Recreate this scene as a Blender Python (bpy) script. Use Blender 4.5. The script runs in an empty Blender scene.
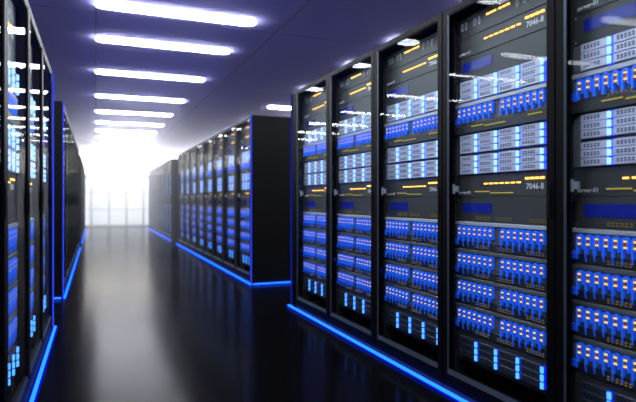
import bpy, math, random
from mathutils import Vector
random.seed(7)
scene = bpy.context.scene
COL = scene.collection
R = math.radians

# ------------------------------------------------------------------ materials
def new_mat(name):
    m = bpy.data.materials.new(name)
    m.use_nodes = True
    m.node_tree.nodes.clear()
    return m

def out(m):
    return m.node_tree.nodes.new('ShaderNodeOutputMaterial')

def principled(name, col, rough=0.5, metal=0.0, spec=0.5, noise=0.0, nscale=20.0, emit=None, estr=0.0, bump=0.0):
    m = new_mat(name)
    nt = m.node_tree
    b = nt.nodes.new('ShaderNodeBsdfPrincipled')
    b.inputs['Base Color'].default_value = (*col, 1)
    b.inputs['Roughness'].default_value = rough
    b.inputs['Metallic'].default_value = metal
    b.inputs['Specular IOR Level'].default_value = spec
    if noise or bump:
        tc = nt.nodes.new('ShaderNodeTexCoord')
        n = nt.nodes.new('ShaderNodeTexNoise')
        n.inputs['Scale'].default_value = nscale
        n.inputs['Detail'].default_value = 4
        nt.links.new(tc.outputs['Object'], n.inputs['Vector'])
        if noise:
            mr = nt.nodes.new('ShaderNodeMapRange')
            mr.inputs['To Min'].default_value = max(0.02, rough - noise)
            mr.inputs['To Max'].default_value = rough + noise
            nt.links.new(n.outputs['Fac'], mr.inputs['Value'])
            nt.links.new(mr.outputs['Result'], b.inputs['Roughness'])
        if bump:
            bp = nt.nodes.new('ShaderNodeBump')
            bp.inputs['Strength'].default_value = bump
            bp.inputs['Distance'].default_value = 0.002
            nt.links.new(n.outputs['Fac'], bp.inputs['Height'])
            nt.links.new(bp.outputs['Normal'], b.inputs['Normal'])
    if emit:
        b.inputs['Emission Color'].default_value = (*emit, 1)
        b.inputs['Emission Strength'].default_value = estr
    nt.links.new(b.outputs[0], out(m).inputs['Surface'])
    return m

def emission(name, col, strength, sampled=True):
    m = new_mat(name)
    nt = m.node_tree
    e = nt.nodes.new('ShaderNodeEmission')
    e.inputs['Color'].default_value = (*col, 1)
    e.inputs['Strength'].default_value = strength
    nt.links.new(e.outputs[0], out(m).inputs['Surface'])
    if not sampled:
        m.cycles.emission_sampling = 'NONE'
    return m

def glass(name, tint, ior=1.5):
    m = new_mat(name)
    nt = m.node_tree
    t = nt.nodes.new('ShaderNodeBsdfTransparent')
    t.inputs['Color'].default_value = (*tint, 1)
    g = nt.nodes.new('ShaderNodeBsdfGlossy')
    g.inputs['Roughness'].default_value = 0.015
    f = nt.nodes.new('ShaderNodeFresnel')
    # a pane has the same reflectance on both of its faces
    gm = nt.nodes.new('ShaderNodeNewGeometry')
    mr = nt.nodes.new('ShaderNodeMapRange')
    mr.inputs['To Min'].default_value = ior
    mr.inputs['To Max'].default_value = 1.0 / ior
    nt.links.new(gm.outputs['Backfacing'], mr.inputs['Value'])
    nt.links.new(mr.outputs['Result'], f.inputs['IOR'])
    mx = nt.nodes.new('ShaderNodeMixShader')
    lim = nt.nodes.new('ShaderNodeMath'); lim.operation = 'MINIMUM'      # anti-reflective coating
    lim.inputs[1].default_value = 0.05
    nt.links.new(f.outputs[0], lim.inputs[0])
    nt.links.new(lim.outputs[0], mx.inputs[0])
    nt.links.new(t.outputs[0], mx.inputs[1])
    nt.links.new(g.outputs[0], mx.inputs[2])
    nt.links.new(mx.outputs[0], out(m).inputs['Surface'])
    return m

M_BLACK = principled('black_steel', (0.0015, 0.0015, 0.002), 0.48, 0.0, 0.12, noise=0.06, nscale=30)
M_DOOR = principled('door_steel', (0.0018, 0.0019, 0.0025), 0.5, 0.0, 0.03, noise=0.05, nscale=40)
M_EDGE = principled('bevel_steel_highlight', (0.050, 0.070, 0.085), 0.34, 0.5, 0.5)  # paler than the door: light caught by the bevels is in the colour
M_PANEL = principled('panel_grey', (0.032, 0.031, 0.030), 0.5, 0.0, 0.4, noise=0.05, nscale=60)
M_TRAY = principled('tray_dark', (0.017, 0.017, 0.019), 0.5, 0.0, 0.4)
M_EAR = principled('ear_grey', (0.11, 0.105, 0.11), 0.5, 0.2, 0.4)
M_STRIPG = principled('light_grey_strip', (0.38, 0.38, 0.41), 0.45, 0.1, 0.4)
M_SLED = principled('sled_silver', (0.42, 0.42, 0.54), 0.42, 0.1, 0.5, noise=0.05, nscale=80)
M_SLEDDK = principled('sled_dark', (0.026, 0.028, 0.045), 0.5, 0.1, 0.4)
M_HOLE = principled('hole_black', (0.008, 0.008, 0.010), 0.7, 0.0, 0.2)
M_PILL = principled('vent_pale', (0.42, 0.42, 0.41), 0.5, 0.2, 0.4)
M_SCREEN = principled('blue_display', (0.004, 0.010, 0.16), 0.25, 0.0, 0.5, emit=(0.01, 0.03, 0.55), estr=0.10)
M_SCREW = principled('screw_steel', (0.4, 0.4, 0.42), 0.3, 0.9, 0.5)
M_PLUG = principled('plug_blue_glow', (0.015, 0.13, 0.85), 0.32, 0.0, 0.5, emit=(0.018, 0.15, 0.95), estr=0.32)  # glow put into the plug body, which is no lamp
M_CABLE = principled('cable_blue_glow', (0.015, 0.10, 0.75), 0.4, 0.0, 0.5, emit=(0.010, 0.10, 0.9), estr=0.22)  # the cable glows the same way, though it gives off no light
M_AMBERBASE = principled('plug_window', (0.32, 0.10, 0.015), 0.4, 0.0, 0.4)
M_TEXT = principled('lettering_grey', (0.62, 0.62, 0.62), 0.5)
M_LATCH = principled('latch_steel', (0.40, 0.41, 0.43), 0.35, 0.5, 0.5)
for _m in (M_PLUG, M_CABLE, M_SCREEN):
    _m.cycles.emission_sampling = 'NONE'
E_BLUE = (emission('drive_light_halo', (0.016, 0.035, 1.0), 5.0), emission('drive_light', (0.22, 0.42, 1.0), 3.0))  # first of each pair paints the halo around the light
E_BLUE2 = (emission('drive_light_deep_halo', (0.004, 0.015, 1.0), 1.1), emission('drive_light_deep', (0.05, 0.24, 1.0), 3.0))
E_AMBER = emission('amber_light', (1.0, 0.42, 0.07), 4.0)
E_YEL = emission('plug_light', (1.0, 0.56, 0.13), 1.8, False)
E_DASH = emission('dash_light', (0.85, 0.70, 0.14), 0.55, False)
E_DOT = emission('dot_light', (0.75, 0.55, 0.18), 0.28, False)
E_LED = emission('floor_led', (0.007, 0.095, 1.0), 4.6)
E_LEDV = emission('corner_led', (0.025, 0.06, 1.0), 1.2)
E_LAMP = emission('ceiling_lamp', (0.91, 0.94, 1.0), 52.0)
E_LEDD = emission('corner_led_dim', (0.02, 0.05, 1.0), 0.28)
M_GLASS = glass('door_glass', (0.91, 0.95, 0.97), 1.10)

# ------------------------------------------------------------------ mesh builder
class MB:
    def __init__(self):
        self.v = []; self.f = []; self.m = []; self.mats = []
    def mi(self, mat):
        if mat not in self.mats:
            self.mats.append(mat)
        return self.mats.index(mat)
    def add(self, vs, fs, mat):
        o = len(self.v); k = self.mi(mat)
        self.v += [tuple(p) for p in vs]
        for f in fs:
            self.f.append(tuple(i + o for i in f)); self.m.append(k)
    def box(self, x0, x1, y0, y1, z0, z1, mat):
        vs = [(x, y, z) for x in (x0, x1) for y in (y0, y1) for z in (z0, z1)]
        fs = [(0, 1, 3, 2), (4, 6, 7, 5), (0, 4, 5, 1), (2, 3, 7, 6), (0, 2, 6, 4), (1, 5, 7, 3)]
        self.add(vs, fs, mat)
    def cbox(self, x0, x1, y0, y1, z0, z1, c, mat):
        """box whose front (y0) face has chamfered edges"""
        vs = [(x0 + c, y0, z0 + c), (x1 - c, y0, z0 + c), (x1 - c, y0, z1 - c), (x0 + c, y0, z1 - c)]
        vs += [(x0, y0 + c, z0), (x1, y0 + c, z0), (x1, y0 + c, z1), (x0, y0 + c, z1)]
        vs += [(x0, y1, z0), (x1, y1, z0), (x1, y1, z1), (x0, y1, z1)]
        fs = [(0, 1, 2, 3)]
        for a in (0, 4):
            for i in range(4):
                j = (i + 1) % 4
                fs.append((a + i, a + 4 + i, a + 4 + j, a + j))
        fs.append((11, 10, 9, 8))
        self.add(vs, fs, mat)
    def prism(self, pts, y0, y1, mat):
        """outline pts (x,z), counter-clockwise seen from the front (-y)"""
        n = len(pts)
        vs = [(x, y0, z) for x, z in pts] + [(x, y1, z) for x, z in pts]
        fs = [tuple(range(n)), tuple(range(2 * n - 1, n - 1, -1))]
        for i in range(n):
            j = (i + 1) % n
            fs.append((i, i + n, j + n, j))
        self.add(vs, fs, mat)
    def disc(self, x, z, r, y0, y1, mat, n=10):
        self.prism([(x + r * math.cos(2 * math.pi * i / n), z + r * math.sin(2 * math.pi * i / n)) for i in range(n)], y0, y1, mat)
    def quad_ring(self, a, b, mat):
        """a, b: loops of 4 points -> 4 quads"""
        vs = list(a) + list(b)
        self.add(vs, [(i, (i + 1) % 4, 4 + (i + 1) % 4, 4 + i) for i in range(4)], mat)
    def tube(self, pts, r, mat, n=6):
        pts = [Vector(p) for p in pts]
        rings = []
        for i, p in enumerate(pts):
            d = (pts[min(i + 1, len(pts) - 1)] - pts[max(i - 1, 0)]).normalized()
            a = d.orthogonal().normalized() if i == 0 else (rings[-1][1] - d * rings[-1][1].dot(d)).normalized()
            b = d.cross(a)
            rings.append(([p + r * (math.cos(2 * math.pi * k / n) * a + math.sin(2 * math.pi * k / n) * b) for k in range(n)], a))
        vs = [q for rg, _ in rings for q in rg]
        fs = []
        for i in range(len(pts) - 1):
            for k in range(n):
                l = (k + 1) % n
                fs.append((i * n + k, i * n + l, (i + 1) * n + l, (i + 1) * n + k))
        fs.append(tuple(range(n - 1, -1, -1)))
        fs.append(tuple((len(pts) - 1) * n + k for k in range(n)))
        self.add(vs, fs, mat)
    def join(self, other, dx=0, dy=0, dz=0):
        o = len(self.v)
        self.v += [(x + dx, y + dy, z + dz) for x, y, z in other.v]
        mp = [self.mi(m) for m in other.mats]
        self.f += [tuple(i + o for i in f) for f in other.f]
        self.m += [mp[k] for k in other.m]
    def mesh(self, name):
        me = bpy.data.meshes.new(name)
        me.from_pydata(self.v, [], self.f)
        for m in self.mats:
            me.materials.append(m)
        me.polygons.foreach_set('material_index', self.m)
        me.update()
        return me

def text_mb(s, size, x, y, z, mat):
    """flat extruded lettering on the front (-y) side"""
    cu = bpy.data.curves.new('lettering', 'FONT')
    cu.body = s; cu.size = size; cu.extrude = 0.0006; cu.resolution_u = 2
    ob = bpy.data.objects.new('lettering_source', cu)
    COL.objects.link(ob)
    bpy.context.view_layer.update()
    dg = bpy.context.evaluated_depsgraph_get()
    me = bpy.data.meshes.new_from_object(ob.evaluated_get(dg))
    mb = MB()
    mb.add([(v.co.x + x, y - v.co.z, v.co.y + z) for v in me.vertices], [tuple(p.vertices) for p in me.polygons], mat)
    bpy.data.objects.remove(ob); bpy.data.curves.remove(cu); bpy.data.meshes.remove(me)
    return mb

def link(name, me, parent=None, loc=(0, 0, 0)):
    o = bpy.data.objects.new(name, me)
    COL.objects.link(o)
    o.location = loc
    if parent:
        o.parent = parent
    return o

def tag(o, label=None, cat=None, group=None, kind=None):
    if label: o['label'] = label
    if cat: o['category'] = cat
    if group: o['group'] = group
    if kind: o['kind'] = kind
    return o

def copy_tree(o, parent=None):
    c = o.copy(); COL.objects.link(c)
    if parent: c.parent = parent
    for ch in o.children:
        copy_tree(ch, c)
    return c

# ------------------------------------------------------------------ rack-mount units
# local frame: x to the right, y into the rack, z up; the rack front plane is y = 0
UX0, UX1, UY = -0.030, 0.660, 0.080

# part meshes shared by every unit
def sled_mb(w, h, mat):
    m = MB()
    m.cbox(0.001, w - 0.025, UY - 0.014, UY, 0.001, h - 0.001, 0.002, mat)
    for r_ in range(2):
        for c in range(5):
            x = 0.018 + c * 0.0155
            z = h * (0.34 + 0.24 * r_)
            m.box(x, x + 0.009, UY - 0.0150, UY - 0.0135, z, z + h * 0.15, M_HOLE)
    return m

def sled_light_mb(w, h, mat):
    m = MB()
    lens, core = mat  # lens is a glowing rim that paints the blue halo of the core
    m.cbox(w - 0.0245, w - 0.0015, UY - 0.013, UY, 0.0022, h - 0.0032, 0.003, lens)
    m.cbox(w - 0.0195, w - 0.0065, UY - 0.023, UY - 0.013, 0.0035, h - 0.0045, 0.002, core)
    return m

def plug_mb():
    m = MB()
    w, r, k = 0.0300, 0.0130, 0.0062
    def arc(cx, cz, rr, a0, a1, n=6):
        return [(cx + rr * math.cos(R(a0 + (a1 - a0) * i / n)), cz + rr * math.sin(R(a0 + (a1 - a0) * i / n))) for i in range(n + 1)]
    # an arched blue loop: outer and inner outline, open at the foot, left leg longer
    ou = [(0.0, -0.078)] + arc(r, -r, r, 180, 90) + arc(w - r, -r, r, 90, 0) + [(w, -0.058)]
    inn = [(k, -0.078)] + arc(r, -r, r - k, 180, 90) + arc(w - r, -r, r - k, 90, 0) + [(w - k, -0.058)]
    n = len(ou)
    y0, y1 = UY - 0.015, UY
    vs = [(x, y0, z) for x, z in ou] + [(x, y0, z) for x, z in inn] + [(x, y1, z) for x, z in ou] + [(x, y1, z) for x, z in inn]
    fs = []
    for i in range(n - 1):
        fs += [(i, n + i, n + i + 1, i + 1), (2 * n + i, i, i + 1, 2 * n + i + 1), (n + i, 3 * n + i, 3 * n + i + 1, n + i + 1)]
    fs += [(0, 2 * n, 3 * n, n), (n - 1, 2 * n - 1, 4 * n - 1, 3 * n - 1)]
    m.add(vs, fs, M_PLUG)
    m.box(k, w - k, UY - 0.009, UY, -0.049, -0.007, M_AMBERBASE)
    return m

def plug_light_mb():
    m = MB()
    for z in (-0.0185, -0.0415):
        m.box(0.0082, 0.0218, UY - 0.014, UY - 0.009, z, z + 0.0056, E_YEL)
    return m

def plug_cable_mb(k):
    m = MB()
    d = 0.003 + 0.005 * ((k * 7) % 3)
    m.tube([(0.0034, UY - 0.010, -0.074), (0.0034, UY - 0.013, -0.085), (0.0040, UY - 0.012, -0.090 - d * 0.3),
            (0.0045, UY - 0.0105, -0.094 - d)], 0.0034, M_CABLE, 6)
    return m

def screws(m, h):
    for z in (0.012, h - 0.014):
        m.disc(UX0 + 0.012, z, 0.0045, UY - 0.003, UY, M_SCREW, 8)

def chassis(h, front=M_PANEL, y1=0.72):
    m = MB()
    m.cbox(UX0, UX1, UY, y1, 0.0, h - 0.002, 0.0018, front)
    return m

def dashes(m, x0, x1, n, z, hh, mat, fill=0.6, y=UY):
    p = (x1 - x0) / n
    for i in range(n):
        m.box(x0 + i * p, x0 + (i + fill) * p, y - 0.005, y, z, z + hh, mat)

class Unit:
    """a recipe: chassis builder + list of (part name, builder, x, z, [sub-parts])"""
    def __init__(self, name, cat, h, body, parts, labels=None):
        self.name, self.cat, self.h, self.body, self.parts = name, cat, h, body, parts
        self.me = body.mesh(name)
        for p in parts:
            p['me'] = p['mb'].mesh(p['name'])
            for s in p.get('subs', []):
                if 'me' not in s: s['me'] = s['mb'].mesh(s['name'])
        j = MB(); j.join(body)
        for p in parts:
            j.join(p['mb'], p['x'], 0, p['z'])
            for s in p.get('subs', []):
                j.join(s['mb'], p['x'], 0, p['z'])
        self.merged = j.mesh(name)
        self.full = None
    def place(self, loc, rz, detail):
        if not detail:
            o = link(self.name, self.merged)
        elif self.full is None:
            o = link(self.name, self.me)
            for p in self.parts:
                po = link(p['name'], p['me'], o, (p['x'], 0, p['z']))
                if p.get('label'): po['label'] = p['label']
                for s in p.get('subs', []):
                    so = link(s['name'], s['me'], po)
                    if s.get('label'): so['label'] = s['label']
            self.full = o
        else:
            o = copy_tree(self.full)
        o.location = loc
        o.rotation_euler = (0, 0, rz)
        return o

def vent_unit(h):
    b = chassis(h); screws(b, h)
    parts = []
    pl = MB()
    pl.prism([(0.008 * math.cos(R(a)), (0.012 if 0 <= a <= 180 else -0.012) + 0.008 * math.sin(R(a))) for a in (0, 45, 90, 135, 180)] +
             [(0.008 * math.cos(R(a)), -0.012 + 0.008 * math.sin(R(a))) for a in (180, 225, 270, 315, 360)], UY - 0.004, UY, M_PILL)
    pl.box(-0.003, 0.003, UY - 0.0048, UY - 0.0036, -0.013, 0.013, M_HOLE)
    for x in (0.020, 0.052, 0.122, 0.158, 0.425, 0.470, 0.515):
        parts.append(dict(name='vent_slot', mb=pl, x=x, z=h * 0.52))
    a = MB()
    dashes(a, 0.212, 0.290, 3, h * 0.60, 0.008, E_AMBER)
    dashes(a, 0.300, 0.385, 3, h * 0.60, 0.008, E_AMBER)
    parts.append(dict(name='amber_lights', mb=a, x=0, z=0, label='row of amber lights'))
    return Unit('vent_panel', 'server', h, b, parts)

def amber_switch(name, h, extra):
    b = chassis(h, M_PANEL)
    b.box(UX0, UX1, UY - 0.0006, UY, h * 0.5, h * 0.505, M_HOLE)
    parts = []
    a = MB()
    dashes(a, 0.195, 0.460, 7, h * 0.55, 0.0065, E_AMBER, 0.6)
    dashes(a, 0.476, 0.596, 4, h * 0.68, 0.0095, E_AMBER, 0.68)
    parts.append(dict(name='amber_lights', mb=a, x=0, z=0, label='row of amber lights'))
    parts.append(dict(name='lettering', mb=text_mb('7046-8', 0.037, 0.478, UY - 0.0006, h * 0.30, M_TEXT), x=0, z=0, label='grey figures 7046-8'))
    parts.append(dict(name='lettering', mb=text_mb('server-01', 0.026, -0.012, UY - 0.0006, h * 0.14, M_TEXT), x=0, z=0, label='grey word server-01'))
    if extra:
        d = MB()
        dashes(d, 0.125, 0.235, 5, h * 0.22, 0.005, E_DASH, 0.8)
        dashes(d, 0.240, 0.400, 7, h * 0.15, 0.005, E_DASH, 0.8)
        parts.append(dict(name='yellow_dashes', mb=d, x=0, z=0, label='dim yellow dashes'))
    return Unit(name, 'switch', h, b, parts)

def display_unit(h, dots):
    b = chassis(h, M_PANEL); screws(b, h)
    s = MB()
    s.box(0.022, 0.250, UY - 0.002, UY, h * 0.36, h * 0.76, M_SCREEN)
    parts = [dict(name='display', mb=s, x=0, z=0, label='deep blue display strip')]
    if dots:
        d = MB()
        for x0, n in ((0.13, 6), (0.28, 6), (0.50, 6)):
            for r_ in range(2):
                dashes(d, x0, x0 + 0.115, n, h * (0.10 + 0.08 * r_), 0.003, E_DOT, 0.4)
        parts.append(dict(name='status_dots', mb=d, x=0, z=0, label='rows of dim dots'))
    return Unit('display_panel', 'server', h, b, parts)

def storage_unit(rows, h, gapmid, mat, led, ears=M_EAR, mz=0.0):
    b = chassis(h, M_PANEL)
    b.box(UX0 + 0.001, 0.011, UY - 0.004, UY, 0.002, h - 0.004, ears)
    b.box(0.606, UX1 - 0.001, UY - 0.004, UY, 0.002, h - 0.004, ears)
    w = 0.1465
    g = 0.012 if gapmid else 0.0
    rh = (h - 0.006 - g - 2 * mz) / rows
    sm, lm = sled_mb(w, rh, mat), sled_light_mb(w, rh, led)
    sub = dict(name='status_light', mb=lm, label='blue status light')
    parts = []
    for r_ in range(rows):
        z = 0.002 + mz + r_ * rh + (g if (gapmid and r_ >= rows // 2) else 0)
        for c in range(4):
            parts.append(dict(name='drive_sled', mb=sm, x=0.015 + c * w, z=z, subs=[sub]))
    return Unit('storage_array', 'server', h, b, parts)

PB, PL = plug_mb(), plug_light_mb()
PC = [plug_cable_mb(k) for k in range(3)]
def patch_unit(h, strip_mat, strip_h, tray, hang=True):
    b = MB()
    zt = h - 0.002
    b.box(UX0, UX1, UY + 0.004, 0.60, 0.0, zt, M_TRAY)
    b.cbox(UX0, UX1, UY - 0.010, UY + 0.004, zt - strip_h, zt, 0.002, strip_mat)      # pale rail on top
    b.box(UX0, -0.012, UY - 0.006, UY + 0.004, tray, zt - strip_h, M_EAR)
    b.box(-0.012, 0.616, UY + 0.001, UY + 0.004, tray, zt - strip_h, M_EAR)
    b.box(0.616, UX1, UY - 0.006, UY + 0.004, tray, zt - strip_h, M_EAR)
    b.cbox(UX0, UX1, UY - 0.006, UY + 0.004, 0.0, tray, 0.002, M_TRAY)
    for x0 in (0.135, 0.30, 0.49):
        for r_ in range(2):
            dashes(b, x0, x0 + 0.11, 6, tray * (0.28 + 0.25 * r_), 0.0028, E_DOT, 0.4, UY - 0.006)
    parts = []
    lt = dict(name='plug_light', mb=PL, label='two yellow lights')
    cb = [dict(name='cable', mb=PC[k]) for k in range(3)]
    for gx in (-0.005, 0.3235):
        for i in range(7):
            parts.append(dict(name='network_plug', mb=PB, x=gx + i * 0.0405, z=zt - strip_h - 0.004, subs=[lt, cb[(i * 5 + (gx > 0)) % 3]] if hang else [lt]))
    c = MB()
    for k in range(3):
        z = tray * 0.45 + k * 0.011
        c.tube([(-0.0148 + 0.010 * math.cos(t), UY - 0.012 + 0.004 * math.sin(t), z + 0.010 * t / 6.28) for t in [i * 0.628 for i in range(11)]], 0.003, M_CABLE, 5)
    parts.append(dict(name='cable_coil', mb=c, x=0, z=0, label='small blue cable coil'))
    return Unit('patch_panel', 'patch panel', h, b, parts)

def tray_unit(h):
    b = MB()
    b.cbox(UX0, UX1, UY - 0.022, 0.55, 0.0, h - 0.002, 0.004, M_TRAY)
    d = MB()
    dashes(d, 0.125, 0.215, 4, h * 0.58, 0.005, E_DASH, 0.8, UY - 0.022)
    dashes(d, 0.225, 0.375, 7, h * 0.44, 0.005, E_DASH, 0.8, UY - 0.022)
    dashes(d, 0.515, 0.600, 4, h * 0.66, 0.005, E_DASH, 0.8, UY - 0.022)
    return Unit('cable_tray', 'tray', h, b, [dict(name='yellow_dashes', mb=d, x=0, z=0, label='dim yellow dashes')])

Z = [0.170, 0.3215, 0.465, 0.608, 0.751, 0.893, 1.017, 1.131, 1.341, 1.392, 1.505, 1.617, 1.739, 1.843, 1.955]
H = [Z[i + 1] - Z[i] for i in range(14)]
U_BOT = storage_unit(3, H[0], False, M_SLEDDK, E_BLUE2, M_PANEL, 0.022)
U_P = patch_unit(H[2], M_EAR, 0.018, 0.040)
U_PT = patch_unit(H[4], M_STRIPG, 0.018, 0.040)
U_PU = patch_unit(H[9], M_STRIPG, 0.020, 0.008, False)
U_D2 = display_unit(H[5], True)
U_A2 = amber_switch('network_switch', H[6], True)
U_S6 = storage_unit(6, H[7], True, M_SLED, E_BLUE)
U_TR = tray_unit(H[8])
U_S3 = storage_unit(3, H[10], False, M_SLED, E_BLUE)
U_D1 = display_unit(H[11], False)
U_A1 = amber_switch('network_switch', H[12], False)
U_V = vent_unit(H[13])
STACK = [
    (U_BOT, Z[0], 'dim bottom drive array with bright blue lights', 'drive arrays at rack bottoms'),
    (U_P, Z[1], 'lowest of four lower blue patch panels', 'lower blue patch panels'),
    (U_P, Z[2], 'third of four lower blue patch panels', 'lower blue patch panels'),
    (U_P, Z[3], 'second of four lower blue patch panels', 'lower blue patch panels'),
    (U_PT, Z[4], 'topmost of four lower blue patch panels', 'lower blue patch panels'),
    (U_D2, Z[5], 'middle dark panel with deep blue display', 'dark panels with blue displays'),
    (U_A2, Z[6], 'middle amber-lit dark panel marked 7046-8', 'amber lit panels'),
    (U_S6, Z[7], 'six-row drive array with blue lights', 'six-row drive arrays'),
    (U_TR, Z[8], 'thin dark tray with yellow dashes', 'thin dark trays'),
    (U_PU, Z[9], 'upper blue patch panel below pale drives', 'upper blue patch panels'),
    (U_S3, Z[10], 'upper three-row drive array with blue lights', 'three-row drive arrays'),
    (U_D1, Z[11], 'upper dark panel with deep blue display', 'dark panels with blue displays'),
    (U_A1, Z[12], 'upper amber-lit dark panel marked 7046-8', 'amber lit panels'),
    (U_V, Z[13], 'topmost dark vent panel with amber lights', 'vent panels at rack tops'),
]

# ------------------------------------------------------------------ rack cabinet
RX0, RX1, RD, RH = -0.0475, 0.7225, 1.0, 2.0
OX1, OZ0, OZ1 = 0.675, 0.125, 1.965
def frame_mb():
    m = MB()
    t = 0.004
    m.box(RX0, RX0 + t, 0.03, RD, 0.0, RH, M_BLACK)
    m.box(RX1 - t, RX1, 0.03, RD, 0.0, RH, M_BLACK)
    m.box(RX0 + t, RX1 - t, RD - t, RD, 0.0, RH, M_BLACK)
    m.box(RX0 + t, RX1 - t, 0.03, RD - t, RH - 0.02, RH, M_BLACK)
    m.box(RX0 + t, RX1 - t, 0.03, RD - t, 0.0, 0.06, M_BLACK)
    for x in (RX0 + t, RX1 - t - 0.003):
        m.box(x, x + 0.003, 0.10, 0.14, 0.06, RH - 0.02, M_BLACK)
    return m
def rail_mb(x0, x1):
    m = MB()
    m.box(x0, x1, UY - 0.012, UY + 0.05, 0.06, RH - 0.02, M_TRAY)
    z = 0.20
    while z < 1.94:
        m.box(x0 + 0.003, x0 + 0.009, UY - 0.0126, UY - 0.0115, z, z + 0.012, M_EAR)
        z += 0.0445
    return m
def rect(x0, x1, z0, z1, y):
    return [(x0, y, z0), (x1, y, z0), (x1, y, z1), (x0, y, z1)]
def door_mb():
    m = MB()
    g = 0.0015
    o0 = rect(RX0 + g + 0.003, RX1 - g - 0.003, 0.035, RH - 0.004, 0.0)
    o1 = rect(RX0 + g, RX1 - g, 0.032, RH - 0.001, 0.004)
    o2 = rect(RX0 + g, RX1 - g, 0.032, RH - 0.001, 0.028)
    i0 = rect(-0.004, OX1 + 0.004, OZ0 - 0.026, OZ1 + 0.004, 0.0)
    i1 = rect(0.004, OX1 - 0.004, OZ0, OZ1 - 0.004, 0.006)
    i2 = rect(0.004, OX1 - 0.004, OZ0, OZ1 - 0.004, 0.028)
    m.quad_ring(o0, i0, M_DOOR)
    m.quad_ring(o1, o0, M_DOOR)
    m.quad_ring(o2, o1, M_DOOR)
    for k in range(4):
        l = (k + 1) % 4
        m.add([i0[k], i0[l], i1[l], i1[k]], [(0, 1, 2, 3)], M_DOOR if k == 1 else M_EDGE)  # highlight painted on the bevels; the right one left dark as unlit
    m.quad_ring(i1, i2, M_DOOR)
    m.quad_ring(i2, o2, M_DOOR)
    return m
def glass_mb():
    m = MB()
    m.box(0.004, OX1 - 0.004, 0.007, 0.010, OZ0, OZ1 - 0.004, M_GLASS)
    return m
def handle_mb():
    m = MB()
    m.cbox(0.684, 0.702, -0.003, 0.0, 0.93, 1.07, 0.001, M_DOOR)
    m.cbox(0.689, 0.697, -0.005, -0.003, 0.945, 1.045, 0.001, M_BLACK)
    return m
def latch_mb():
    m = MB()
    m.cbox(0.006, 0.030, 0.034, 0.050, 1.045, 1.075, 0.003, M_LATCH)
    m.box(0.0, 0.010, 0.028, 0.040, 1.035, 1.085, M_LATCH)
    return m
def plinth_mb():
    m = MB()
    m.box(RX0 + 0.002, RX1 - 0.002, 0.006, 0.030, 0.0, 0.030, M_PANEL)
    return m
def side_mb(x0, x1):
    m = MB()
    m.box(x0, x1, 0.0, RD, 0.0, RH, M_BLACK)
    m.box(x0 + 0.003, x1 - 0.003, -0.003, 0.0, 0.02, RH - 0.02, M_DOOR)
    return m
ME = dict(frame=frame_mb().mesh('frame'), rail0=rail_mb(-0.0430, -0.0301).mesh('mounting_rail'),
          rail1=rail_mb(0.6601, 0.7180).mesh('mounting_rail'), door=door_mb().mesh('door'), glass=glass_mb().mesh('glass_pane'),
          handle=handle_mb().mesh('handle'), latch=latch_mb().mesh('latch'), plinth=plinth_mb().mesh('plinth'))
side_cache = {}
def make_rack(loc, rz, label, group, side=None):
    r = bpy.data.objects.new('server_rack', None)
    COL.objects.link(r)
    r.empty_display_size = 0.2
    r.location = loc; r.rotation_euler = (0, 0, rz)
    tag(r, label, 'server rack', group)
    link('frame', ME['frame'], r)
    link('mounting_rail', ME['rail0'], r)
    link('mounting_rail', ME['rail1'], r)
    link('plinth', ME['plinth'], r)
    d = link('door', ME['door'], r)
    link('glass_pane', ME['glass'], d)
    link('handle', ME['handle'], d)
    link('latch', ME['latch'], d)
    if side:
        if side not in side_cache:
            side_cache[side] = side_mb(*side).mesh('side_panel')
        link('side_panel', side_cache[side], r)
    return r

PITCH = 0.7705
ORD = ['first', 'second', 'third', 'fourth', 'fifth', 'sixth', 'seventh', 'eighth']

def build_row(origins, rz, rack_labels, shorts, rowname, sides, detail, units=True, stack=STACK, fwd=0.0):
    for i, (loc, rl, sh) in enumerate(zip(origins, rack_labels, shorts)):
        make_rack(loc, rz, rl, rowname, sides.get(i))
        if not units:
            continue
        for u, z, d, g in stack:
            o = u.place((loc[0] + fwd, loc[1], z), rz, detail(i) if callable(detail) else detail)
            tag(o, d + ' in ' + sh, u.cat, g + ' of the ' + rowname)

XR, XL = 1.70, -0.314
# near right row: end panel closes it at the cross aisle (Y 4.855)
o = [(XR, 4.716 - PITCH * j, 0) for j in range(5)]
lab = ['black glass-door server rack at the cross-aisle end of the large right row'] + \
      ['black glass-door server rack, %s from the cross aisle in the large right row' % ORD[j] for j in (1, 2, 3)] + \
      ['black glass-door server rack cut off by the right picture edge']
sh = ['end rack by aisle, large right row'] + ['%s rack from aisle, large right row' % ORD[j] for j in (1, 2, 3)] + ['rack cut by right picture edge']
build_row(o, R(-90), lab, sh, 'large right row', {0: (-0.139, RX0)}, True)
# near left row, seen at a grazing angle
o = [(XL, 3.967 - PITCH * j, 0) for j in range(4)]
lab = ['black glass-door server rack at the far end of the narrow left row'] + \
      ['black glass-door server rack, %s from the far end of the narrow left row' % ORD[j] for j in (1, 2)] + \
      ['black glass-door server rack cut off by the left picture edge']
sh = ['far-end rack, narrow left row'] + ['%s rack from end, narrow left row' % ORD[j] for j in (1, 2)] + ['rack cut by left picture edge']
build_row(o, R(90), lab, sh, 'narrow left row', {0: (RX1, RX1 + 0.030)}, False, fwd=0.026)
# middle right row beyond the cross aisle
o = [(XR, 6.35 + RX1 + PITCH * j, 0) for j in range(8)]
lab = ['black server rack with blue-lit corner facing the cross aisle, middle right row'] + \
      ['black server rack, %s from the blue-lit corner in the middle right row' % ORD[j] for j in range(1, 8)]
sh = ['blue-cornered rack, middle right row'] + ['%s rack, middle right row' % ORD[j] for j in range(1, 8)]
build_row(o, R(-90), lab, sh, 'middle right row', {0: (RX1, RX1 + 0.060), 7: (RX0 - 0.06, RX0)}, False)
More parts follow.
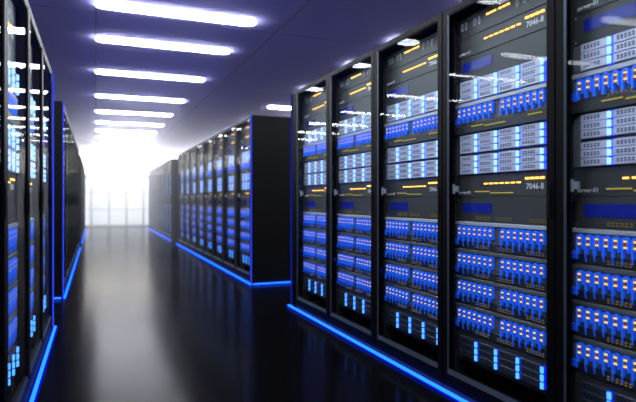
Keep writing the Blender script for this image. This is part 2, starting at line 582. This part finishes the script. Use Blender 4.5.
# last right row, in the haze before the window
o = [(XR, 13.81 + RX1 + PITCH * j, 0) for j in range(8)]
lab = ['hazy pale server rack at the near end of the last right row by the window'] + \
      ['hazy pale server rack, %s in the last right row before the window' % ORD[j] for j in range(1, 8)]
sh = ['%s rack, hazy last right row' % ORD[j] for j in range(8)]
build_row(o, R(-90), lab, sh, 'hazy last right row', {0: (RX1, RX1 + 0.060)}, False)
# second and last left rows
o = [(XL, 6.2 - RX0 + PITCH * j, 0) for j in range(8)]
lab = ['dark server rack with blue-lit end panel, first of the second left row'] + \
      ['dark server rack, %s from the blue-lit end panel in the second left row' % ORD[j] for j in range(1, 8)]
sh = ['%s rack, second left row' % ORD[j] for j in range(8)]
build_row(o, R(90), lab, sh, 'second left row', {0: (RX0 - 0.060, RX0)}, False)
o = [(XL, 13.66 - RX0 + PITCH * j, 0) for j in range(8)]
lab = ['hazy server rack, %s in the last left row by the bright window' % ORD[j] for j in range(8)]
build_row(o, R(90), lab, lab, 'last left row', {0: (RX0 - 0.060, RX0)}, False, units=False)

# ------------------------------------------------------------------ floor and corner light strips
def strip(name, x0, x1, y0, y1, z0, z1, mat, label, group):
    cx, cy = (x0 + x1) / 2, (y0 + y1) / 2
    m = MB()
    m.box(x0 - cx, x1 - cx, y0 - cy, y1 - cy, 0, z1 - z0, mat)
    o = link(name, m.mesh(name), None, (cx, cy, z0))
    tag(o, label, 'light strip', group)
FG, CG = 'blue floor light strips', 'blue corner light strips'
t = 0.017
E_HALO = emission('led_halo', (0.002, 0.012, 1.0), 0.55)  # blue halo of the floor tubes, painted as a glowing strip
def floor_strip(x0, x1, y0, y1, label):
    """a bright tube on a wider flat strip whose glow paints its blue halo"""
    cx, cy = (x0 + x1) / 2, (y0 + y1) / 2
    m = MB()
    m.box(x0 - cx, x1 - cx, y0 - cy, y1 - cy, 0.007, 0.019, E_LED)
    o = link('floor_light_strip', m.mesh('floor_light_strip'), None, (cx, cy, 0))
    tag(o, label, 'light strip', FG)
    c = MB()
    p = 0.011
    c.box(x0 - cx - p, x1 - cx + p, y0 - cy - p, y1 - cy + p, 0.0, 0.007, E_HALO)
    k = link('halo_strip', c.mesh('halo_strip'), o); k['label'] = 'deep blue halo painted as a glowing strip'

def corner_strip(x0, x1, y0, y1, label, mat=E_LEDV): strip('corner_light_strip', x0, x1, y0, y1, 0.02, 1.998, mat, label, CG)
floor_strip(XR - t - 0.013, XR - 0.013, 0.6, 4.895, 'glowing blue floor strip along the foot of the large right row')
floor_strip(XR + 0.002, XR + 1.0, 4.873, 4.895, 'glowing blue floor strip round the cross-aisle end of the large right row')
floor_strip(XL + 0.013, XL + t + 0.013, 0.6, 4.75, 'glowing blue floor strip along the foot of the narrow left row')
floor_strip(XR - t - 0.013, XR - 0.013, 6.25, 12.6, 'glowing blue floor strip along the foot of the middle right row')
floor_strip(XR + 0.012, XR + 1.0, 6.250, 6.272, 'glowing blue floor strip under the dark end panel of the middle right row')
floor_strip(XL + 0.013, XL + t + 0.013, 6.10, 12.4, 'glowing blue floor strip along the foot of the second left row')
floor_strip(XL - 1.0, XL - 0.012, 6.100, 6.122, 'glowing blue floor strip under the end panel of the second left row')
floor_strip(XR - t - 0.013, XR - 0.013, 13.72, 19.9, 'hazy blue floor strip along the last right row by the window')
floor_strip(XL + 0.013, XL + t + 0.013, 13.57, 19.8, 'hazy blue floor strip along the last left row by the window')
corner_strip(XR - 0.012, XR - 0.004, 4.846, 4.858, 'thin blue upright strip at the cross-aisle corner of the large right row', E_LEDD)
corner_strip(XR - 0.012, XR - 0.003, 6.280, 6.292, 'thin blue upright strip at the corner of the middle right row')
corner_strip(XL + 0.004, XL + 0.012, 4.712, 4.724, 'thin blue upright strip at the far corner of the narrow left row')
corner_strip(XL + 0.003, XL + 0.012, 6.130, 6.142, 'thin blue upright strip at the corner of the second left row')

# ------------------------------------------------------------------ room
X0, X1, Y0, Y1, HC = -5.0, 7.0, -3.0, 21.5, 2.805
def slab(name, b, mat):
    m = MB(); m.box(*b, mat)
    o = link(name, m.mesh(name)); o['kind'] = 'structure'
    return o
def tile_mat(name, col, rough, spec, sx, sy, ox, oy, seam, seamcol, rnoise=0.04):
    m = new_mat(name); nt = m.node_tree; N = nt.nodes.new; L = nt.links.new
    tc = N('ShaderNodeTexCoord'); sp = N('ShaderNodeSeparateXYZ')
    L(tc.outputs['Object'], sp.inputs[0])
    def line(axis, size, off):
        a = N('ShaderNodeMath'); a.operation = 'ADD'; a.inputs[1].default_value = off + 100 * size
        L(sp.outputs[axis], a.inputs[0])
        q = N('ShaderNodeMath'); q.operation = 'PINGPONG'; q.inputs[1].default_value = size / 2
        L(a.outputs[0], q.inputs[0])
        c = N('ShaderNodeMath'); c.operation = 'LESS_THAN'; c.inputs[1].default_value = seam
        L(q.outputs[0], c.inputs[0])
        return c
    mx = N('ShaderNodeMath'); mx.operation = 'MAXIMUM'
    L(line('X', sx, ox).outputs[0], mx.inputs[0]); L(line('Y', sy, oy).outputs[0], mx.inputs[1])
    mix = N('ShaderNodeMix'); mix.data_type = 'RGBA'
    mix.inputs['A'].default_value = (*col, 1); mix.inputs['B'].default_value = (*seamcol, 1)
    L(mx.outputs[0], mix.inputs['Factor'])
    b = N('ShaderNodeBsdfPrincipled')
    b.inputs['Specular IOR Level'].default_value = spec
    L(mix.outputs['Result'], b.inputs['Base Color'])
    n = N('ShaderNodeTexNoise'); n.inputs['Scale'].default_value = 1.5; n.inputs['Detail'].default_value = 5
    L(tc.outputs['Object'], n.inputs['Vector'])
    mr = N('ShaderNodeMapRange'); mr.inputs['To Min'].default_value = rough - rnoise; mr.inputs['To Max'].default_value = rough + rnoise
    L(n.outputs['Fac'], mr.inputs['Value']); L(mr.outputs['Result'], b.inputs['Roughness'])
    L(b.outputs[0], out(m).inputs['Surface'])
    return m
M_FLOOR = tile_mat('floor_gloss', (0.0013, 0.0013, 0.0016), 0.17, 0.012, 1.2, 1.2, 0.3, 0.2, 0.001, (0.006, 0.006, 0.006), 0.008)
M_CEIL = tile_mat('ceiling_panels', (0.50, 0.47, 0.97), 0.85, 0.1, 1.8, 3.3, 0.0, 0.9, 0.006, (0.22, 0.21, 0.36))
M_WALL = principled('wall_paint', (0.70, 0.70, 0.78), 0.8, 0.0, 0.2, noise=0.05, nscale=3)
M_WFRAME = principled('window_frame_paint', (0.55, 0.57, 0.62), 0.5)
slab('floor', (X0, X1, Y0, Y1, -0.1, 0.0), M_FLOOR)
slab('ceiling', (X0, X1, Y0, Y1, HC, HC + 0.1), M_CEIL)
slab('wall_left', (X0 - 0.1, X0, Y0, Y1, -0.1, HC + 0.1), M_WALL)
slab('wall_right', (X1, X1 + 0.1, Y0, Y1, -0.1, HC + 0.1), M_WALL)
slab('wall_front', (X0 - 0.1, X1 + 0.1, Y0 - 0.1, Y0, -0.1, HC + 0.1), M_WALL)
WX0, WX1 = -0.75, 2.25
CZ0, CZ1 = 1.92, HC - 0.03
m = MB()
m.box(X0 - 0.1, WX0, Y1, Y1 + 0.1, -0.1, CZ0, M_WALL)
m.box(WX1, X1 + 0.1, Y1, Y1 + 0.1, -0.1, CZ0, M_WALL)
m.box(WX0, WX1, Y1, Y1 + 0.1, -0.1, 0.02, M_WALL)
m.box(WX0, WX1, Y1, Y1 + 0.1, CZ0 - 0.06, CZ0, M_WALL)
m.box(X0 - 0.1, X1 + 0.1, Y1, Y1 + 0.1, CZ1, HC + 0.1, M_WALL)
wb = link('wall_back', m.mesh('wall_back')); wb['kind'] = 'structure'
E_WIN = emission('daylit_frosted_pane', (0.86, 0.92, 1.0), 1.8)
E_WINT = emission('daylit_clear_transom', (1.0, 0.95, 0.86), 8.5)
m = MB()
nx = 5
w = (WX1 - WX0) / nx
for i in range(nx + 1):
    x = WX0 + i * w
    m.box(max(WX0, x - 0.03), min(WX1, x + 0.03), Y1 + 0.005, Y1 + 0.06, 0.02, 1.82, M_WFRAME)
for z, hh in ((0.02, 0.05), (0.62, 0.04), (1.24, 0.04), (1.80, 0.07)):
    m.box(WX0, WX1, Y1 + 0.006, Y1 + 0.058, z, z + hh, M_WFRAME)
win = link('window_1', m.mesh('window_1')); win['kind'] = 'structure'
m = MB(); m.box(WX0, WX1, Y1 + 0.065, Y1 + 0.075, 0.02, 1.84, E_WIN)
link('glass_pane', m.mesh('glass_pane'), win)
m = MB()
for i in range(9):
    x = X0 + (X1 - X0) * i / 8
    m.box(max(X0, x - 0.03), min(X1, x + 0.03), Y1 + 0.005, Y1 + 0.06, CZ0, CZ1, M_WFRAME)
win2 = link('window_2', m.mesh('window_2')); win2['kind'] = 'structure'
m = MB(); m.box(X0, X1, Y1 + 0.065, Y1 + 0.075, CZ0, CZ1, E_WINT)
link('glass_pane', m.mesh('transom_pane'), win2)

# ------------------------------------------------------------------ ceiling lights
def lamp_meshes(L_, hw=0.095):
    r = hw * 0.8
    pts = []
    for cx, cy, a0 in ((L_ - r, -hw + r, -90), (L_ - r, hw - r, 0), (r, hw - r, 90), (r, -hw + r, 180)):
        for k in range(6):
            a = R(a0 + 18 * k)
            pts.append((cx + r * math.cos(a), cy + r * math.sin(a)))
    n = len(pts)
    d = MB()
    d.add([(x, y, -0.022) for x, y in pts] + [(x, y, -0.004) for x, y in pts],
          [tuple(range(n - 1, -1, -1))] + [(i, (i + 1) % n, n + (i + 1) % n, n + i) for i in range(n)], E_LAMP)
    f = MB()
    big = [((x - L_ / 2) * 1.015 + L_ / 2, y * 1.07) for x, y in pts]
    f.add([(x, y, -0.007) for x, y in big] + [(x, y, 0.0) for x, y in big],
          [tuple(range(n - 1, -1, -1)), tuple(range(n, 2 * n))] + [(i, (i + 1) % n, n + (i + 1) % n, n + i) for i in range(n)], M_WFRAME)
    return f.mesh('housing'), d.mesh('diffuser')
LH, LD = lamp_meshes(1.5)
SH, SD = lamp_meshes(1.5, 0.06)
LY = [0.9, 2.45, 3.97, 5.41, 6.58, 8.28, 10.2, 12.0, 13.7, 15.3, 17.0, 18.7]
vis = {5.41: 'nearest', 6.58: 'second', 8.28: 'third', 10.2: 'fourth', 12.0: 'fifth', 13.7: 'sixth', 15.3: 'seventh', 17.0: 'eighth', 18.7: 'farthest'}
for cname, lx in (('main', 0.0), ('right', 3.09), ('left', -2.72)):
    for y in LY:
        o = bpy.data.objects.new('ceiling_light', None); COL.objects.link(o)
        o.location = (lx, y, HC)
        link('housing', SH if cname == 'left' else LH, o); link('diffuser', SD if cname == 'left' else LD, o)
        if cname == 'main':
            l = ('white ceiling light strip over the corridor, %s of the row in view' % vis[y]) if y in vis else 'white ceiling light strip over the corridor, behind the picture top edge'
            g = 'ceiling lights over the corridor'
        elif cname == 'right':
            l = 'white ceiling light strip seen above the dark end panel of the middle row' if y == 10.2 else 'white ceiling light strip hidden behind the tall racks of the right rows'
            g = 'ceiling lights behind the right rows'
        else:
            l = 'white ceiling light strip mirrored in the glass rack doors'
            g = 'ceiling lights behind the left rows'
        tag(o, l, 'ceiling light', g)

# ------------------------------------------------------------------ world, haze, camera
w = bpy.data.worlds.new('World'); scene.world = w
w.use_nodes = True
nt = w.node_tree; nt.nodes.clear()
bg = nt.nodes.new('ShaderNodeBackground'); bg.inputs['Color'].default_value = (0, 0, 0, 1); bg.inputs['Strength'].default_value = 0
wo = nt.nodes.new('ShaderNodeOutputWorld')
nt.links.new(bg.outputs[0], wo.inputs['Surface'])

hm = new_mat('light_haze'); nt = hm.node_tree
vs = nt.nodes.new('ShaderNodeVolumeScatter')
vs.inputs['Color'].default_value = (0.96, 0.97, 1.0, 1)
vs.inputs['Anisotropy'].default_value = 0.70
tc = nt.nodes.new('ShaderNodeTexCoord'); sx = nt.nodes.new('ShaderNodeSeparateXYZ')
mr = nt.nodes.new('ShaderNodeMapRange')
HY0, HY1 = 6.0, Y1 - 0.02
mr.inputs['From Min'].default_value = 0; mr.inputs['From Max'].default_value = HY1 - HY0
mr.inputs['To Min'].default_value = 0.0; mr.inputs['To Max'].default_value = 1.0
nt.links.new(tc.outputs['Object'], sx.inputs[0]); nt.links.new(sx.outputs['Y'], mr.inputs['Value'])
sq = nt.nodes.new('ShaderNodeMath'); sq.operation = 'POWER'; sq.inputs[1].default_value = 2.0
ma = nt.nodes.new('ShaderNodeMath'); ma.operation = 'MULTIPLY_ADD'; ma.inputs[1].default_value = 0.26; ma.inputs[2].default_value = 0.002
nt.links.new(mr.outputs['Result'], sq.inputs[0]); nt.links.new(sq.outputs[0], ma.inputs[0])
nt.links.new(ma.outputs[0], vs.inputs['Density'])
nt.links.new(vs.outputs[0], out(hm).inputs['Volume'])
m = MB()
za, zb, xa, xb = 2.02, HC - 0.05, XL + 0.06, XR - 0.06
m.prism([(xa, 0.03), (xb, 0.03), (xb, za), (X1 - 0.02, za), (X1 - 0.02, zb), (X0 + 0.02, zb), (X0 + 0.02, za), (xa, za)], 0, HY1 - HY0, hm)
hz = link('haze', m.mesh('haze'), None, (0, HY0, 0))
tag(hz, 'pale glowing haze filling the far end of the corridor before the window', 'haze', None, 'stuff')

cam = bpy.data.cameras.new('camera')
co = bpy.data.objects.new('camera', cam); COL.objects.link(co)
co.location = (0, 0, 1.005)
co.rotation_euler = (R(90), 0, R(-22))
cam.sensor_width = 36
cam.lens = 36 * 550 / 636
cam.shift_y = -1.5 / 636
cam.clip_start = 0.05; cam.clip_end = 100
cam.dof.use_dof = True
cam.dof.focus_distance = 3.0
cam.dof.aperture_fstop = 1.8
scene.camera = co

scene.view_settings.view_transform = 'Standard'
scene.view_settings.look = 'None'
scene.view_settings.gamma = 1
scene.view_settings.use_curve_mapping = False
scene.view_settings.exposure = 0.0
cy = scene.cycles
cy.use_denoising = True
cy.max_bounces = 8
cy.diffuse_bounces = 3
cy.glossy_bounces = 4
cy.transparent_max_bounces = 16
cy.volume_bounces = 1
cy.sample_clamp_indirect = 4
cy.sample_clamp_direct = 0
cy.use_light_tree = True
cy.caustics_reflective = False
cy.caustics_refractive = False
